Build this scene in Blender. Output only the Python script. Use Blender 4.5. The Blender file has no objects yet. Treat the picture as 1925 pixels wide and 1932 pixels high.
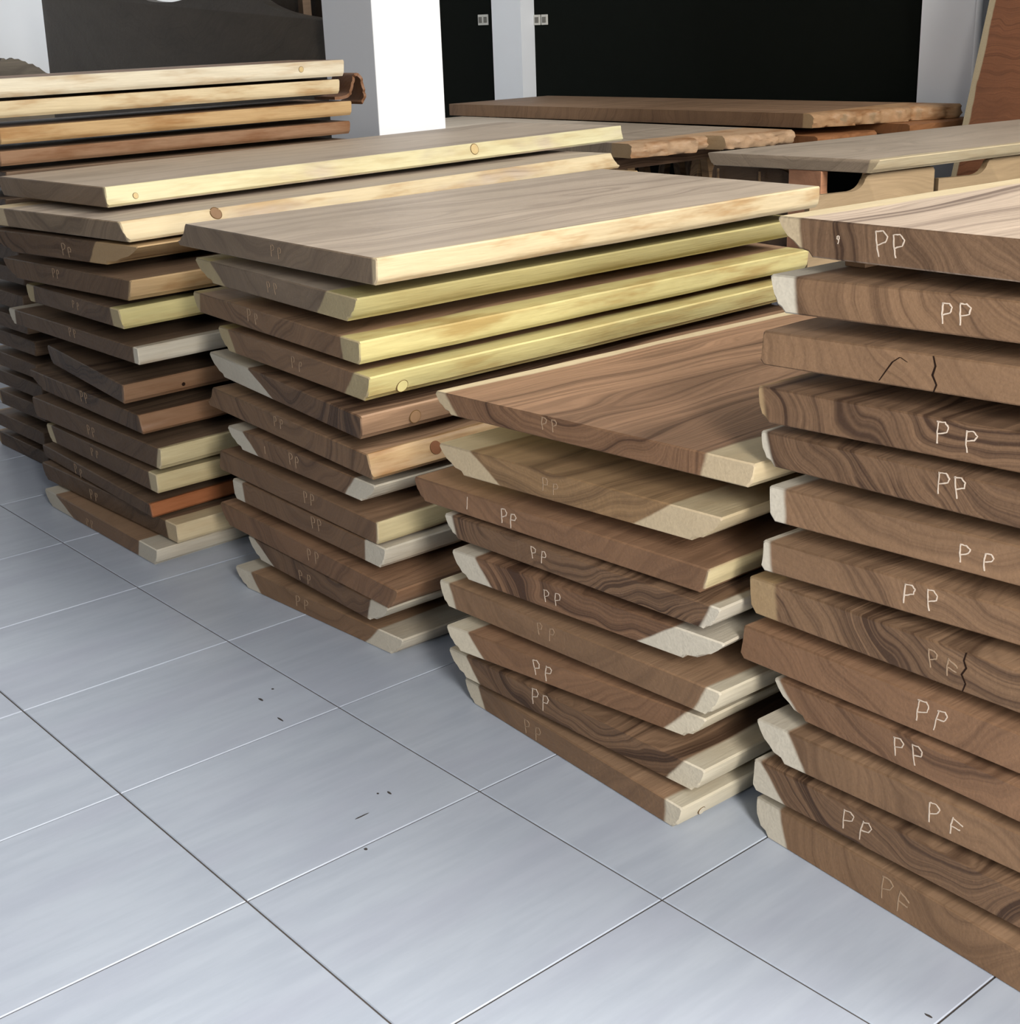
import bpy, bmesh, math, random
from mathutils import Vector, Matrix, noise as mnoise

S = bpy.context.scene
COL = S.collection
PI = math.pi
T = 0.5                 # floor module along the row of stacks, metres
TY = 0.5328             # floor module across

# ---------------------------------------------------------------- camera
cam_data = bpy.data.cameras.new('camera')
cam = bpy.data.objects.new('camera', cam_data)
COL.objects.link(cam)
cam_data.sensor_fit = 'HORIZONTAL'
cam_data.sensor_width = 36.0
cam_data.lens = 48.832
right = Vector((0.65032, 0.75880, -0.03621))
up = Vector((-0.23211, 0.24386, 0.94162))
fwd = Vector((-0.72333, 0.60395, -0.33472))
M = Matrix((right, up, -fwd)).transposed().to_4x4()
M.translation = Vector((3.9126, -1.4900, 1.4495))
cam.matrix_world = M
cam_data.clip_start = 0.05
S.camera = cam

# ---------------------------------------------------------------- light
S.view_settings.view_transform = 'Standard'
S.view_settings.look = 'None'
S.view_settings.gamma = 1.0
S.view_settings.use_curve_mapping = False
S.view_settings.exposure = 0.0

world = bpy.data.worlds.new('sky')
S.world = world
world.use_nodes = True
bg = world.node_tree.nodes['Background']
bg.inputs['Color'].default_value = (0.70, 0.80, 1.0, 1)
bg.inputs['Strength'].default_value = 0.035

def area(name, loc, target, sx, sy, power, color):
    d = bpy.data.lights.new(name, 'AREA')
    d.shape = 'RECTANGLE'
    d.size, d.size_y = sx, sy
    d.energy = power
    d.color = color
    o = bpy.data.objects.new(name, d)
    o.location = loc
    o.rotation_euler = (Vector(target) - Vector(loc)).to_track_quat('-Z', 'Y').to_euler()
    COL.objects.link(o)
    return o

# daylight through the shop's openings: a tall one beside the viewer, a wide one further along, the door behind
area('daylight_side', (5.4, -1.4, 1.8), (2.4, -0.6, 0.2), 0.6, 2.2, 215, (1.0, 0.96, 0.90))
area('daylight_far_side', (6.2, 3.0, 4.4), (-0.5, 1.4, 0.9), 3.4, 2.6, 660, (1.0, 0.96, 0.89))
area('daylight_door', (4.6, -3.4, 3.2), (3.4, -1.2, 0.0), 2.2, 1.8, 38, (0.90, 0.95, 1.0))
area('left_wall_fill', (-2.9, 4.4, 2.4), (-7.0, 3.0, 1.6), 1.2, 1.2, 60, (0.88, 0.96, 1.0))  # unseen fill lamp, added only to brighten the white end wall

# ---------------------------------------------------------------- materials
class G:
    """small helper for node graphs"""
    def __init__(self, name):
        self.m = bpy.data.materials.new(name)
        self.m.use_nodes = True
        self.t = self.m.node_tree
        self.b = self.t.nodes['Principled BSDF']
    def n(self, kind, **kw):
        x = self.t.nodes.new(kind)
        for k, v in kw.items():
            setattr(x, k, v)
        return x
    def put(self, sock, v):
        if isinstance(v, bpy.types.NodeSocket):
            self.t.links.new(v, sock)
        elif v is not None:
            sock.default_value = v
    def math(self, op, a, b=None, c=None, clamp=False):
        x = self.n('ShaderNodeMath', operation=op, use_clamp=clamp)
        for s, v in zip(x.inputs, (a, b, c)):
            self.put(s, v)
        return x.outputs[0]
    def vmath(self, op, a, b=None):
        x = self.n('ShaderNodeVectorMath', operation=op)
        self.put(x.inputs[0], a); self.put(x.inputs[1], b)
        return x.outputs['Value'] if op in ('LENGTH', 'DOT_PRODUCT') else x.outputs[0]
    def sep(self, v):
        x = self.n('ShaderNodeSeparateXYZ'); self.put(x.inputs[0], v); return x.outputs
    def comb(self, a, b, c):
        x = self.n('ShaderNodeCombineXYZ')
        for s, v in zip(x.inputs, (a, b, c)):
            self.put(s, v)
        return x.outputs[0]
    def noise(self, v, scale=1.0, detail=2.0, rough=0.5):
        x = self.n('ShaderNodeTexNoise')
        self.put(x.inputs['Vector'], v)
        x.inputs['Scale'].default_value = scale
        x.inputs['Detail'].default_value = detail
        x.inputs['Roughness'].default_value = rough
        return x.outputs['Fac']
    def step(self, v, lo, hi):
        x = self.n('ShaderNodeMapRange', interpolation_type='SMOOTHSTEP')
        self.put(x.inputs[0], v); self.put(x.inputs[1], lo); self.put(x.inputs[2], hi)
        return x.outputs[0]
    def mix(self, f, a, b, blend='MIX'):
        x = self.n('ShaderNodeMix', data_type='RGBA', blend_type=blend)
        self.put(x.inputs['Factor'], f); self.put(x.inputs['A'], a); self.put(x.inputs['B'], b)
        return x.outputs['Result']
    def attr(self, name):
        x = self.n('ShaderNodeAttribute', attribute_type='OBJECT', attribute_name=name)
        return x.outputs
    def obj(self):
        return self.n('ShaderNodeTexCoord').outputs['Object']
    def bump(self, h, dist, strength=1.0):
        x = self.n('ShaderNodeBump')
        x.inputs['Strength'].default_value = strength
        x.inputs['Distance'].default_value = dist
        self.put(x.inputs['Height'], h)
        self.t.links.new(x.outputs[0], self.b.inputs['Normal'])

def C(r, g, b):
    """sRGB 0-255 to linear"""
    f = lambda c: c / 255 / 12.92 if c / 255 <= .04045 else ((c / 255 + .055) / 1.055) ** 2.4
    return (f(r), f(g), f(b), 1)

def plain(name, col, rough=0.6, spec=0.3, var=0.08, scale=6.0):
    g = G(name)
    n = g.noise(g.obj(), scale, 4.0)
    lo = tuple(c * (1 - var) for c in col[:3]) + (1,)
    hi = tuple(min(1, c * (1 + var)) for c in col[:3]) + (1,)
    g.put(g.b.inputs['Base Color'], g.mix(n, lo, hi))
    g.b.inputs['Roughness'].default_value = rough
    g.b.inputs['Specular IOR Level'].default_value = spec
    return g.m

def wood_material():
    """rain-tree slab: growth rings round a pith above the slab, pale sapwood along either long edge.
    Every slab carries its own heart colour, sap colour, ring centre, sap widths and seed."""
    g = G('slab_wood')
    p = g.obj()
    seed = g.attr('seed')['Fac']
    sv = g.comb(seed, g.math('MULTIPLY', seed, 1.7), g.math('MULTIPLY', seed, .6))
    x, y, z = g.sep(p)
    rc = g.sep(g.attr('ring_center')['Vector'])
    warp = g.noise(g.vmath('ADD', g.vmath('MULTIPLY', p, (3.2, .9, 3.2)), sv), 1.0, 2.0)
    warp2 = g.noise(g.vmath('ADD', g.vmath('MULTIPLY', p, (9., 1.4, 9.)), sv), 1.0, 2.0)
    dx = g.math('SUBTRACT', x, rc[0]); dz = g.math('SUBTRACT', z, rc[2])
    r = g.math('SQRT', g.math('ADD', g.math('MULTIPLY', dx, dx), g.math('MULTIPLY', dz, dz)))
    r = g.math('ADD', r, g.math('MULTIPLY', g.math('SUBTRACT', warp, .5), .26))
    r = g.math('ADD', r, g.math('MULTIPLY', g.math('SUBTRACT', warp2, .5), .03))
    yy = g.math('MULTIPLY', y, .35)
    fine = g.noise(g.comb(g.math('MULTIPLY', r, 95.), yy, seed), 1.0, 2.0)
    broad = g.noise(g.comb(g.math('MULTIPLY', r, 22.), g.math('MULTIPLY', y, .25), g.math('ADD', seed, 7.)), 1.0, 3.0)
    fibre = g.noise(g.vmath('ADD', g.vmath('MULTIPLY', p, (170., 9., 170.)), sv), 1.0, 2.0)
    mott = g.noise(g.vmath('ADD', g.vmath('MULTIPLY', p, (4., 2.5, 9.)), sv), 1.0, 3.0)
    heart = g.attr('heart')['Vector']
    streak = g.attr('streak')['Fac']
    # soft dark zones, streaks inside them, and a faint fine figure over everything
    hair = g.noise(g.comb(g.math('MULTIPLY', r, 330.), g.math('MULTIPLY', y, 1.1), seed), 1.0, 1.0)
    zone = g.math('SUBTRACT', 1.0, g.step(broad, .36, .58))
    line = g.math('SUBTRACT', 1.0, g.step(fine, .34, .60))
    hl = g.math('SUBTRACT', 1.0, g.step(hair, .30, .62))
    gate = g.step(mott, .30, .62)
    d1 = g.math('MULTIPLY', zone, g.math('MULTIPLY_ADD', line, .72, .32))
    d2 = g.math('MULTIPLY', g.math('MULTIPLY', line, gate), .58)
    dark = g.math('MULTIPLY', g.math('ADD', g.math('MAXIMUM', d1, d2), g.math('MULTIPLY', hl, .2)), streak, clamp=True)
    hv = g.vmath('SCALE', heart); hv.node.inputs['Scale'].default_value = 1.0
    g.put(hv.node.inputs['Scale'], g.math('MULTIPLY_ADD', mott, .55, .74))
    hc = g.mix(dark, hv, g.vmath('MULTIPLY', heart, (.30, .27, .27)))
    # sapwood: two slanted borders
    tk = g.attr('thick')['Fac']
    zf = g.math('DIVIDE', z, tk)
    wob = g.math('MULTIPLY', g.math('SUBTRACT', g.noise(g.vmath('ADD', g.vmath('MULTIPLY', p, (6., 3.0, 6.)), sv), 1.0, 3.0), .5), .035)
    sl = g.sep(g.attr('sap_low')['Vector'])    # x: bottom, y: top border
    sr = g.sep(g.attr('sap_high')['Vector'])
    bl = g.math('ADD', sl[0], g.math('MULTIPLY', zf, g.math('SUBTRACT', sl[1], sl[0])))
    br = g.math('ADD', sr[0], g.math('MULTIPLY', zf, g.math('SUBTRACT', sr[1], sr[0])))
    a = g.step(g.math('ADD', g.math('SUBTRACT', bl, x), wob), -.004, .006)
    b = g.step(g.math('ADD', g.math('SUBTRACT', x, br), wob), -.004, .006)
    sapm = g.math('MAXIMUM', a, b)
    sap = g.attr('sap')['Vector']
    blot = g.noise(g.vmath('ADD', g.vmath('MULTIPLY', p, (7., 2.8, 16.)), g.vmath('ADD', sv, (11., 4., 2.))), 1.0, 4.0, .6)
    bl_amt = g.attr('blotch')['Fac']
    bm = g.math('MULTIPLY', g.step(blot, .44, .66), bl_amt)
    sc = g.mix(bm, sap, g.vmath('MULTIPLY', sap, (.66, .50, .36)))
    sc = g.mix(g.math('MULTIPLY', g.math('SUBTRACT', 1., g.step(fine, .25, .55)), .16), sc, g.vmath('MULTIPLY', sap, (.75, .66, .52)))
    nrm = g.sep(g.n('ShaderNodeTexCoord').outputs['Normal'])
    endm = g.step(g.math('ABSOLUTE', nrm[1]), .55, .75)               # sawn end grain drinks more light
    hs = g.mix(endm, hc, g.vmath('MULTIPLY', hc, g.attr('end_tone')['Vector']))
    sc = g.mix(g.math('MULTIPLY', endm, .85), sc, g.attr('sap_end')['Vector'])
    col = g.mix(sapm, hs, sc)
    f = g.math('MULTIPLY_ADD', fibre, .26, .87)
    cv = g.vmath('SCALE', col); g.put(cv.node.inputs['Scale'], f)
    g.put(g.b.inputs['Base Color'], cv)
    g.put(g.b.inputs['Roughness'], g.math('MULTIPLY_ADD', fibre, .2, .42))
    g.b.inputs['Specular IOR Level'].default_value = .32
    h = g.math('ADD', g.math('MULTIPLY', fibre, .4), g.math('MULTIPLY', g.noise(g.vmath('MULTIPLY', p, (22., 9., 30.)), 1.0, 3.0), 1.0))
    g.bump(h, .0035, .5)
    return g.m

def floor_material():
    g = G('floor_tile_glaze')
    p = g.obj()
    seed = g.n('ShaderNodeObjectInfo').outputs['Random']
    sv = g.comb(g.math('MULTIPLY', seed, 37.), g.math('MULTIPLY', seed, 11.), 0.)
    q = g.vmath('ADD', g.vmath('MULTIPLY', p, (24., 3.2, 1.)), sv)
    st = g.noise(q, 1.0, 5.0, .6)
    st2 = g.noise(g.vmath('ADD', g.vmath('MULTIPLY', p, (6., 1.6, 1.)), sv), 1.0, 3.0)
    c = g.mix(g.step(st, .3, .7), C(163, 171, 184), C(173, 181, 193))
    c = g.mix(g.math('MULTIPLY', g.step(st2, .42, .7), .4), c, C(160, 164, 180))
    g.put(g.b.inputs['Base Color'], c)
    g.put(g.b.inputs['Roughness'], g.math('MULTIPLY_ADD', st2, .16, .26))
    g.b.inputs['Specular IOR Level'].default_value = .36
    return g.m

WOOD = wood_material()
TILE = floor_material()
GROUT = plain('floor_grout', C(78, 72, 68), .9, .1)
WHITE = plain('white_paint', C(232, 233, 236), .6, .25, .02, 3.)
BLACK = plain('black_wall_paint', C(15, 18, 14), .8, .08, .1)
CEIL = plain('ceiling_paint', C(222, 224, 226), .8, .2, .02)
CHALK = plain('chalk', C(190, 174, 158), .9, .1, .15, 300.)
CHALK_FAINT = plain('faint_chalk', C(150, 128, 106), .9, .1, .2, 300.)
PLUG = plain('dowel_wood', C(182, 160, 116), .6, .25, .15, 60.)
PLUG_YELLOW = plain('plug_yellow', C(190, 178, 124), .6, .25, .1, 40.)
PLUG_BROWN = plain('plug_brown', C(122, 95, 70), .6, .25, .12, 40.)
PLUG_PALE = plain('plug_pale', C(198, 188, 168), .6, .25, .08, 40.)
PLUG_RIM = plain('plug_seam', C(92, 70, 42), .8, .1, .15, 60.)
KNOT = plain('knot_brown', C(112, 72, 46), .6, .2, .3, 50.)
CRACK = plain('crack_dark', C(38, 26, 20), .9, .05)
SWITCH = plain('switch_plastic', C(214, 210, 200), .4, .4, .03)
PIPE = plain('white_pipe', C(236, 238, 240), .35, .5, .02)
SCUFF = plain('scuff_dark', C(66, 62, 60), .8, .1)

HEART = dict(m=C(150, 121, 95), r=C(150, 117, 91), d=C(140, 112, 88), g=C(176, 161, 144), k=C(116, 95, 76), t=C(168, 138, 103), o=C(152, 104, 68), l=C(182, 164, 146))
SAP = dict(w=C(196, 187, 166), y=C(180, 169, 118), c=C(188, 174, 136), t=C(160, 134, 98), p=C(190, 174, 142), v=C(186, 178, 162), o=C(150, 94, 60), b=C(132, 102, 78), q=C(170, 142, 102), z=C(190, 182, 146))
SAP_END = dict(w=C(196, 186, 166), y=C(160, 144, 114), c=C(178, 163, 134), t=C(150, 126, 94), p=C(176, 158, 130), v=C(188, 180, 164), o=C(140, 92, 62), b=C(130, 100, 74), q=C(160, 130, 92), z=C(150, 136, 110))

# ---------------------------------------------------------------- builders
def link(o, parent=None):
    COL.objects.link(o)
    if parent is not None:
        o.parent = parent
    return o

def from_bm(name, bm, mat, parent=None, smooth=None):
    me = bpy.data.meshes.new(name)
    bmesh.ops.recalc_face_normals(bm, faces=bm.faces)
    bm.to_mesh(me); bm.free()
    if smooth:
        for f in me.polygons:
            f.use_smooth = True
        me.set_sharp_from_angle(angle=math.radians(smooth))
    me.materials.append(mat)
    return link(bpy.data.objects.new(name, me), parent)

def tag(o, label, cat, group=None):
    o['label'] = label
    o['category'] = cat
    if group:
        o['group'] = group
    return o

def structure(o, label=None):
    o['kind'] = 'structure'
    if label:
        o['label'] = label
    return o

def empty(name, loc, rz=0):
    o = bpy.data.objects.new(name, None)
    o.location = loc
    o.rotation_euler = (0, 0, rz)
    o.empty_display_size = .1
    return link(o)

def add_box(bm, x0, x1, y0, y1, z0, z1, bev=0.0):
    r = bmesh.ops.create_cube(bm, size=1.0)
    vs = r['verts']
    for v in vs:
        v.co = Vector((x0 + (v.co.x + .5) * (x1 - x0), y0 + (v.co.y + .5) * (y1 - y0), z0 + (v.co.z + .5) * (z1 - z0)))
    if bev > 0:
        es = list({e for v in vs for e in v.link_edges})
        bmesh.ops.bevel(bm, geom=es, offset=bev, segments=2, profile=.5, affect='EDGES')
    return bm

def box(name, x0, x1, y0, y1, z0, z1, mat, parent=None, bev=0.0):
    return from_bm(name, add_box(bmesh.new(), x0, x1, y0, y1, z0, z1, bev), mat, parent)

def vn(v, s=0.0):
    """smooth noise in -1..1"""
    return mnoise.noise(Vector((v, s * 3.17 + .3, s * 1.31)))

def wood_props(o, heart, sap, thick, sl=None, sr=None, streak=1.0, blotch=.5, seed=0.0, rc=(0, 0, .35)):
    far = 9.0
    o['heart'] = tuple(float(c) for c in HEART[heart][:3]) if isinstance(heart, str) else tuple(heart)
    o['sap'] = tuple(float(c) for c in SAP[sap][:3])
    o['thick'] = float(thick)
    o['sap_low'] = (float(sl[0]), float(sl[1]), 0.0) if sl else (-far, -far, 0.0)
    o['sap_high'] = (float(sr[0]), float(sr[1]), 0.0) if sr else (far, far, 0.0)
    o['streak'] = float(streak)
    o['blotch'] = float(blotch)
    o['seed'] = float(seed)
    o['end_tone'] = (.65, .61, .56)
    o['sap_end'] = tuple(float(c) for c in SAP_END[sap][:3])
    o['ring_center'] = tuple(float(v) for v in rc)

def edge_profile(xt, xb, t, inward, bulge):
    """live-edge profile from the top arris down to the underside"""
    p = [(xt + .0035 * inward, t), (xt, t - .0035)]
    for s in (.25, .45, .65, .8):
        p.append((xt + (xb - xt) * s ** bulge, t * (1 - s)))
    rr = min(.14 * t, .012)
    p += [(xb + (xb - xt) * .0 + rr * .15 * inward, rr), (xb + rr * inward, 0.0)]
    return p

def slab_mesh(name, t, L, c, seed, bulge=1.5, wl=.012, wr=.008, n=18):
    (tlx, tly), (blx, bly), (trx, try_), (brx, bry) = c
    bm = bmesh.new()
    left = edge_profile(tlx, blx, t, 1, bulge)
    rght = edge_profile(trx, brx, t, -1, bulge)
    prof = [(x, z, 0) for x, z in left] + [(x, z, 1) for x, z in reversed(rght)]
    cx, cz = (tlx + trx) / 2, t / 2
    gx = ((try_ - tly) / (trx - tlx) + (bry - bly) / (brx - blx)) / 2      # the sawn end is one plane
    gz = (tly + try_ - bly - bry) / 2 / t - gx * (tlx + trx - blx - brx) / 2 / t
    y00 = (tly + try_ + bly + bry) / 4 - gx * (tlx + trx + blx + brx) / 4 - gz * t / 2
    def fy(x, z):
        return y00 + gx * x + gz * z
    st = [0.0, .003]
    st += [L * i / n for i in range(1, n)] + [L - .003, L]
    rings = []
    for k, v in enumerate(st):
        end = k in (0, len(st) - 1)
        ease = min(1.0, v / .12)
        ol = (vn(v * 2.1, seed) + .45 * vn(v * 6.3, seed + 5)) * wl * ease
        orr = (vn(v * 1.9, seed + 2) + .45 * vn(v * 5.7, seed + 9)) * wr * ease
        ring = []
        for x, z, side in prof:
            zz = z
            rough = (vn(v * 5 + z * 40, seed + 13) * .0022) * ease
            xx = x + (orr + rough if side else ol + rough)
            if end:
                xx += -.0026 if xx > cx else .0026
                zz = z + (-.0026 if z > cz else .0026)
            ring.append(bm.verts.new((xx, fy(xx, zz) + v, zz)))
        rings.append(ring)
    m = len(prof)
    for a, b in zip(rings, rings[1:]):
        for i in range(m):
            bm.faces.new((a[i], a[(i + 1) % m], b[(i + 1) % m], b[i]))
    bm.faces.new(rings[0]); bm.faces.new(list(reversed(rings[-1])))
    return bm, fy

GLYPH = {
    'P': [[(.10, 0), (.02, .5), (-.02, 1.0)], [(-.05, .97), (.32, 1.0), (.52, .82), (.45, .58), (.05, .44)]],
    'q': [[(.05, -.12), (.0, .4), (.06, .86)], [(.02, .80), (.34, .86), (.5, .66), (.4, .44), (.02, .40)]],
    'F': [[(.05, -.1), (.0, .4), (.05, .86)], [(.05, .80), (.5, .62), (.62, .52)], [(.02, .36), (.4, .30), (.56, .30)]],
    '9': [[(.35, .55), (.0, .6), (.05, 1.0), (.38, .98), (.36, .5), (.2, 0)]],
    'I': [[(0, 0), (-.03, 1)]],
}

def chalk(slab, items, fy, seed, faint):
    rnd = random.Random(seed)
    for text, u, w, sep, h in items:
        hw = .0008 if h < .03 else .0011
        g = ['P', 'q' if rnd.random() < .6 else 'P'] if text == 'PP' else ['P', 'F'] if text == 'PF' else [text]
        for k, ch in enumerate(g):
            bm = bmesh.new()
            ox = u + (k - .5) * sep if len(g) == 2 else u
            sc = h * rnd.uniform(.92, 1.08)
            sh = rnd.uniform(-.08, .22)
            for line in GLYPH[ch]:
                pts = []
                for (a, b) in line:
                    pts.append(Vector((ox - .15 * h + (a + sh * b + rnd.uniform(-.03, .03)) * sc * .95, w - h * .5 + (b + rnd.uniform(-.03, .03)) * sc)))
                # refine to a hand-drawn curve
                fine = []
                for a, b in zip(pts, pts[1:]):
                    for q in range(3):
                        f = q / 3
                        fine.append(a.lerp(b, f) + Vector((rnd.uniform(-.0005, .0005), rnd.uniform(-.0005, .0005))))
                fine.append(pts[-1])
                prev = None
                for i, q in enumerate(fine):
                    d = (fine[min(i + 1, len(fine) - 1)] - fine[max(i - 1, 0)])
                    d = d.normalized() if d.length > 0 else Vector((1, 0))
                    nrm = Vector((-d.y, d.x)) * hw * rnd.uniform(.65, 1.15)
                    quad = []
                    for sgn in (1, -1):
                        e = q + nrm * sgn
                        for off in (-.0007, .0004):
                            quad.append(bm.verts.new((e.x, fy(e.x, e.y) + off, e.y)))
                    if prev:
                        A, B = prev, quad
                        bm.faces.new((A[0], B[0], B[2], A[2]))
                        bm.faces.new((A[0], A[1], B[1], B[0]))
                        bm.faces.new((A[2], B[2], B[3], A[3]))
                    prev = quad
            from_bm('chalk_letter' if len(g) == 2 else 'chalk_mark', bm, CHALK_FAINT if faint else CHALK, slab)

def side_plug(slab, xs, y, z, r, slope=0.0, disc=None, kind='dowel_plug'):
    """round filler plug set into a long edge: a thin dark seam ring and the disc"""
    for nm, rad, dep, mat in ((('plug_seam', r * 1.12, .0010, PLUG_RIM),) if kind == 'dowel_plug' else ()) + ((kind, r, .0018, disc or PLUG),):
        bm = bmesh.new()
        bmesh.ops.create_cone(bm, cap_ends=True, segments=20, radius1=rad, radius2=rad, depth=.012)
        bmesh.ops.rotate(bm, verts=bm.verts, cent=(0, 0, 0), matrix=Matrix.Rotation(PI / 2, 3, 'Y'))
        bmesh.ops.rotate(bm, verts=bm.verts, cent=(0, 0, 0), matrix=Matrix.Rotation(slope, 3, 'Y'))
        bmesh.ops.translate(bm, verts=bm.verts, vec=(xs - .006 + dep, y, z))
        from_bm(nm, bm, mat, slab)

# slabs: origin, yaw, thickness, length, end-face corners (top/bottom left, top/bottom right), sap borders, chalk, plugs (metres)
STACK_B = [
([-0.3217,0.2491,0.9752],-4.8,0.0581,2.325,[[-0.33,-0.0066],[-0.3142,0.0022],[0.3302,0.0093],[0.3443,-0.0075]],None,[0.3362,0.3204],[],[[1.4993,0.0363,0.0179],[0.0966,0.0232,0.0083]]),
([-0.145,0.1665,0.9038],-5.2,0.054,2.12,[[-0.3683,-0.025],[-0.4012,-0.0041],[0.3684,0.0261],[0.4087,0.0024]],[-0.2468,-0.2713],[0.3992,0.3566],[],[[0.331,0.0381,0.0179]]),
([-0.1074,0.1666,0.8281],-4,0.0645,2.15,[[-0.3855,-0.0124],[-0.2841,-0.0395],[0.3855,0.0124],[0.2276,0.0435]],None,[0.1279,0.1888],[['PP',0.026,0.0287,0.0313,0.0351]],[]),
([-0.1034,0.1656,0.7423],-3,0.0594,2.1,[[-0.3795,-0.0111],[-0.3119,-0.017],[0.3795,0.011],[0.361,0.0145]],[-0.3104,-0.3456],None,[['PP',-0.0498,0.039,0.0253,0.0263]],[]),
([-0.0839,0.165,0.6673],-3.5,0.0534,2.2,[[-0.3275,0.012],[-0.317,0.0267],[0.3275,-0.012],[0.3495,-0.0287]],[-0.2706,-0.2686],[0.2773,0.2645],[['PP',0.0344,0.0316,0.0331,0.0233]],[]),
([-0.1286,0.165,0.5737],-3,0.0487,2.15,[[-0.4566,0.0177],[-0.4329,0.0224],[0.4566,-0.0177],[0.4581,-0.0237]],[-0.4084,-0.4052],[0.427,0.4244],[['PP',0.0251,0.0327,0.0336,0.0274]],[]),
([-0.0595,0.1658,0.4597],-3,0.0571,2.1,[[-0.3505,0.0575],[-0.3244,0.0517],[0.3505,-0.0573],[0.3392,-0.0526]],None,None,[],[[0.1365,0.0232,0.0056]]),
([-0.1039,0.165,0.3709],-2.5,0.0548,2.175,[[-0.4105,0.0232],[-0.3286,0.0237],[0.4105,-0.0233],[0.4231,-0.0278]],[-0.2724,-0.3796],None,[['PP',0.0164,0.0384,0.036,0.0358]],[]),
([-0.0528,0.165,0.2748],-3,0.0647,2.125,[[-0.4429,0.018],[-0.4317,0.0171],[0.4429,-0.018],[0.4288,-0.0169]],None,[0.4021,0.4303],[['PP',-0.0154,0.0318,0.0336,0.0326]],[]),
([-0.0354,0.165,0.2009],-2,0.0574,2.2,[[-0.3959,0.0141],[-0.3752,0.0212],[0.3959,-0.0141],[0.3959,-0.0219]],[-0.3244,-0.3569],[0.3529,0.3458],[['PP',-0.0306,0.0326,0.0356,0.0259]],[]),
([-0.0889,0.1601,0.1256],-3,0.0425,2.15,[[-0.4235,0.0391],[-0.4147,0.0375],[0.4235,-0.0406],[0.4275,-0.0367]],None,None,[['PP',-0.1254,0.0182,0.0405,0.0312]],[]),
([-0.0274,0.1625,0.0617],-2.5,0.0568,2.1,[[-0.454,0.013],[-0.4315,0.0065],[0.454,-0.0132],[0.4547,-0.0073]],None,[0.4044,0.3897],[['PP',-0.083,0.0236,0.034,0.0305]],[]),
([0.0091,0.1139,0.0],-2,0.0547,2.15,[[-0.4003,0.0133],[-0.3688,0.0176],[0.4002,-0.0152],[0.3726,-0.0158]],[-0.1858,-0.3083],[0.2629,0.2876],[['PP',-0.0706,0.0175,0.0362,0.027]],[])]
STACK_C = [
([0.9999,0.2302,0.9168],0,0.0599,1.535,[[-0.4458,-0.0016],[-0.4948,0.0184],[0.4458,0.0016],[0.4408,-0.0184]],None,[0.4989,0.4458],[['PP',0.016,0.0338,0.0341,0.0282]],[]),
([0.971,0.2304,0.8275],0.3,0.0583,1.55,[[-0.416,0.029],[-0.3328,0.0189],[0.416,-0.0287],[0.3711,-0.019]],[-0.2465,-0.3256],[0.2252,0.2803],[['PP',0.0119,0.0304,0.0378,0.0265]],[]),
([0.9526,0.2306,0.7368],0.2,0.0537,1.58,[[-0.4411,0.0268],[-0.4214,0.035],[0.4411,-0.0271],[0.4349,-0.0346]],[-0.4069,-0.3993],[0.3618,0.3585],[['PP',-0.0915,0.035,0.044,0.0306]],[]),
([1.0276,0.2305,0.6528],-0.4,0.0602,1.56,[[-0.39,0.0336],[-0.3483,0.0279],[0.39,-0.0334],[0.3652,-0.0282]],[-0.2947,-0.3291],[0.2703,0.3167],[['PP',0.0401,0.0322,0.0376,0.0272]],[[0.0669,0.0216,0.0146]]),
([0.9664,0.2313,0.5657],0.5,0.0581,1.55,[[-0.434,0.0431],[-0.3623,0.0438],[0.434,-0.0431],[0.4226,-0.0433]],[-0.0427,-0.1753],None,[],[[0.1079,0.0269,0.0148]]),
([0.975,0.2308,0.473],-0.6,0.0571,1.525,[[-0.4197,0.0313],[-0.4579,0.0493],[0.4197,-0.032],[0.4419,-0.0484]],None,None,[['PP',-0.0291,0.0395,0.0326,0.0262]],[[0.1513,0.0315,0.0163]]),
([1.0234,0.2301,0.3936],0.4,0.054,1.56,[[-0.3599,0.0159],[-0.2965,0.0027],[0.3599,-0.0157],[0.3,-0.0028]],[-0.1956,-0.2802],[0.2285,0.2735],[['I',-0.1563,0.0278,0.0,0.021],['PP',-0.015,0.0332,0.0316,0.032]],[]),
([0.9921,0.2302,0.3041],-0.2,0.0569,1.54,[[-0.402,0.0167],[-0.4156,0.0241],[0.402,-0.0168],[0.3989,-0.0239]],None,[0.3908,0.3939],[['PP',0.0776,0.0367,0.0318,0.0323]],[]),
([1.0333,0.2301,0.2408],0.6,0.0561,1.55,[[-0.3729,0.0116],[-0.3673,0.002],[0.3729,-0.0115],[0.3489,-0.0023]],[-0.3041,-0.32],[0.2811,0.2878],[['PP',0.0604,0.0363,0.0307,0.0296]],[]),
([1.023,0.2216,0.1522],-0.3,0.0596,1.56,[[-0.4398,0.0221],[-0.4053,0.012],[0.4398,-0.0223],[0.4001,-0.0117]],None,None,[['PP',0.053,0.0354,0.0341,0.0303]],[]),
([1.0577,0.2301,0.087],0.8,0.0582,1.525,[[-0.3461,-0.0035],[-0.2943,0.0165],[0.3461,0.0032],[0.2653,-0.0166]],[-0.2064,-0.3183],[0.2455,0.2696],[['PP',-0.0503,0.0194,0.0407,0.0251]],[]),
([1.0417,0.2316,0.0],-0.4,0.0538,1.55,[[-0.3649,-0.0181],[-0.321,-0.0133],[0.3649,0.0182],[0.3209,0.0131]],[-0.245,-0.2851],[0.216,0.2732],[['PP',-0.0572,0.03,0.0362,0.0317]],[])]
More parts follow.
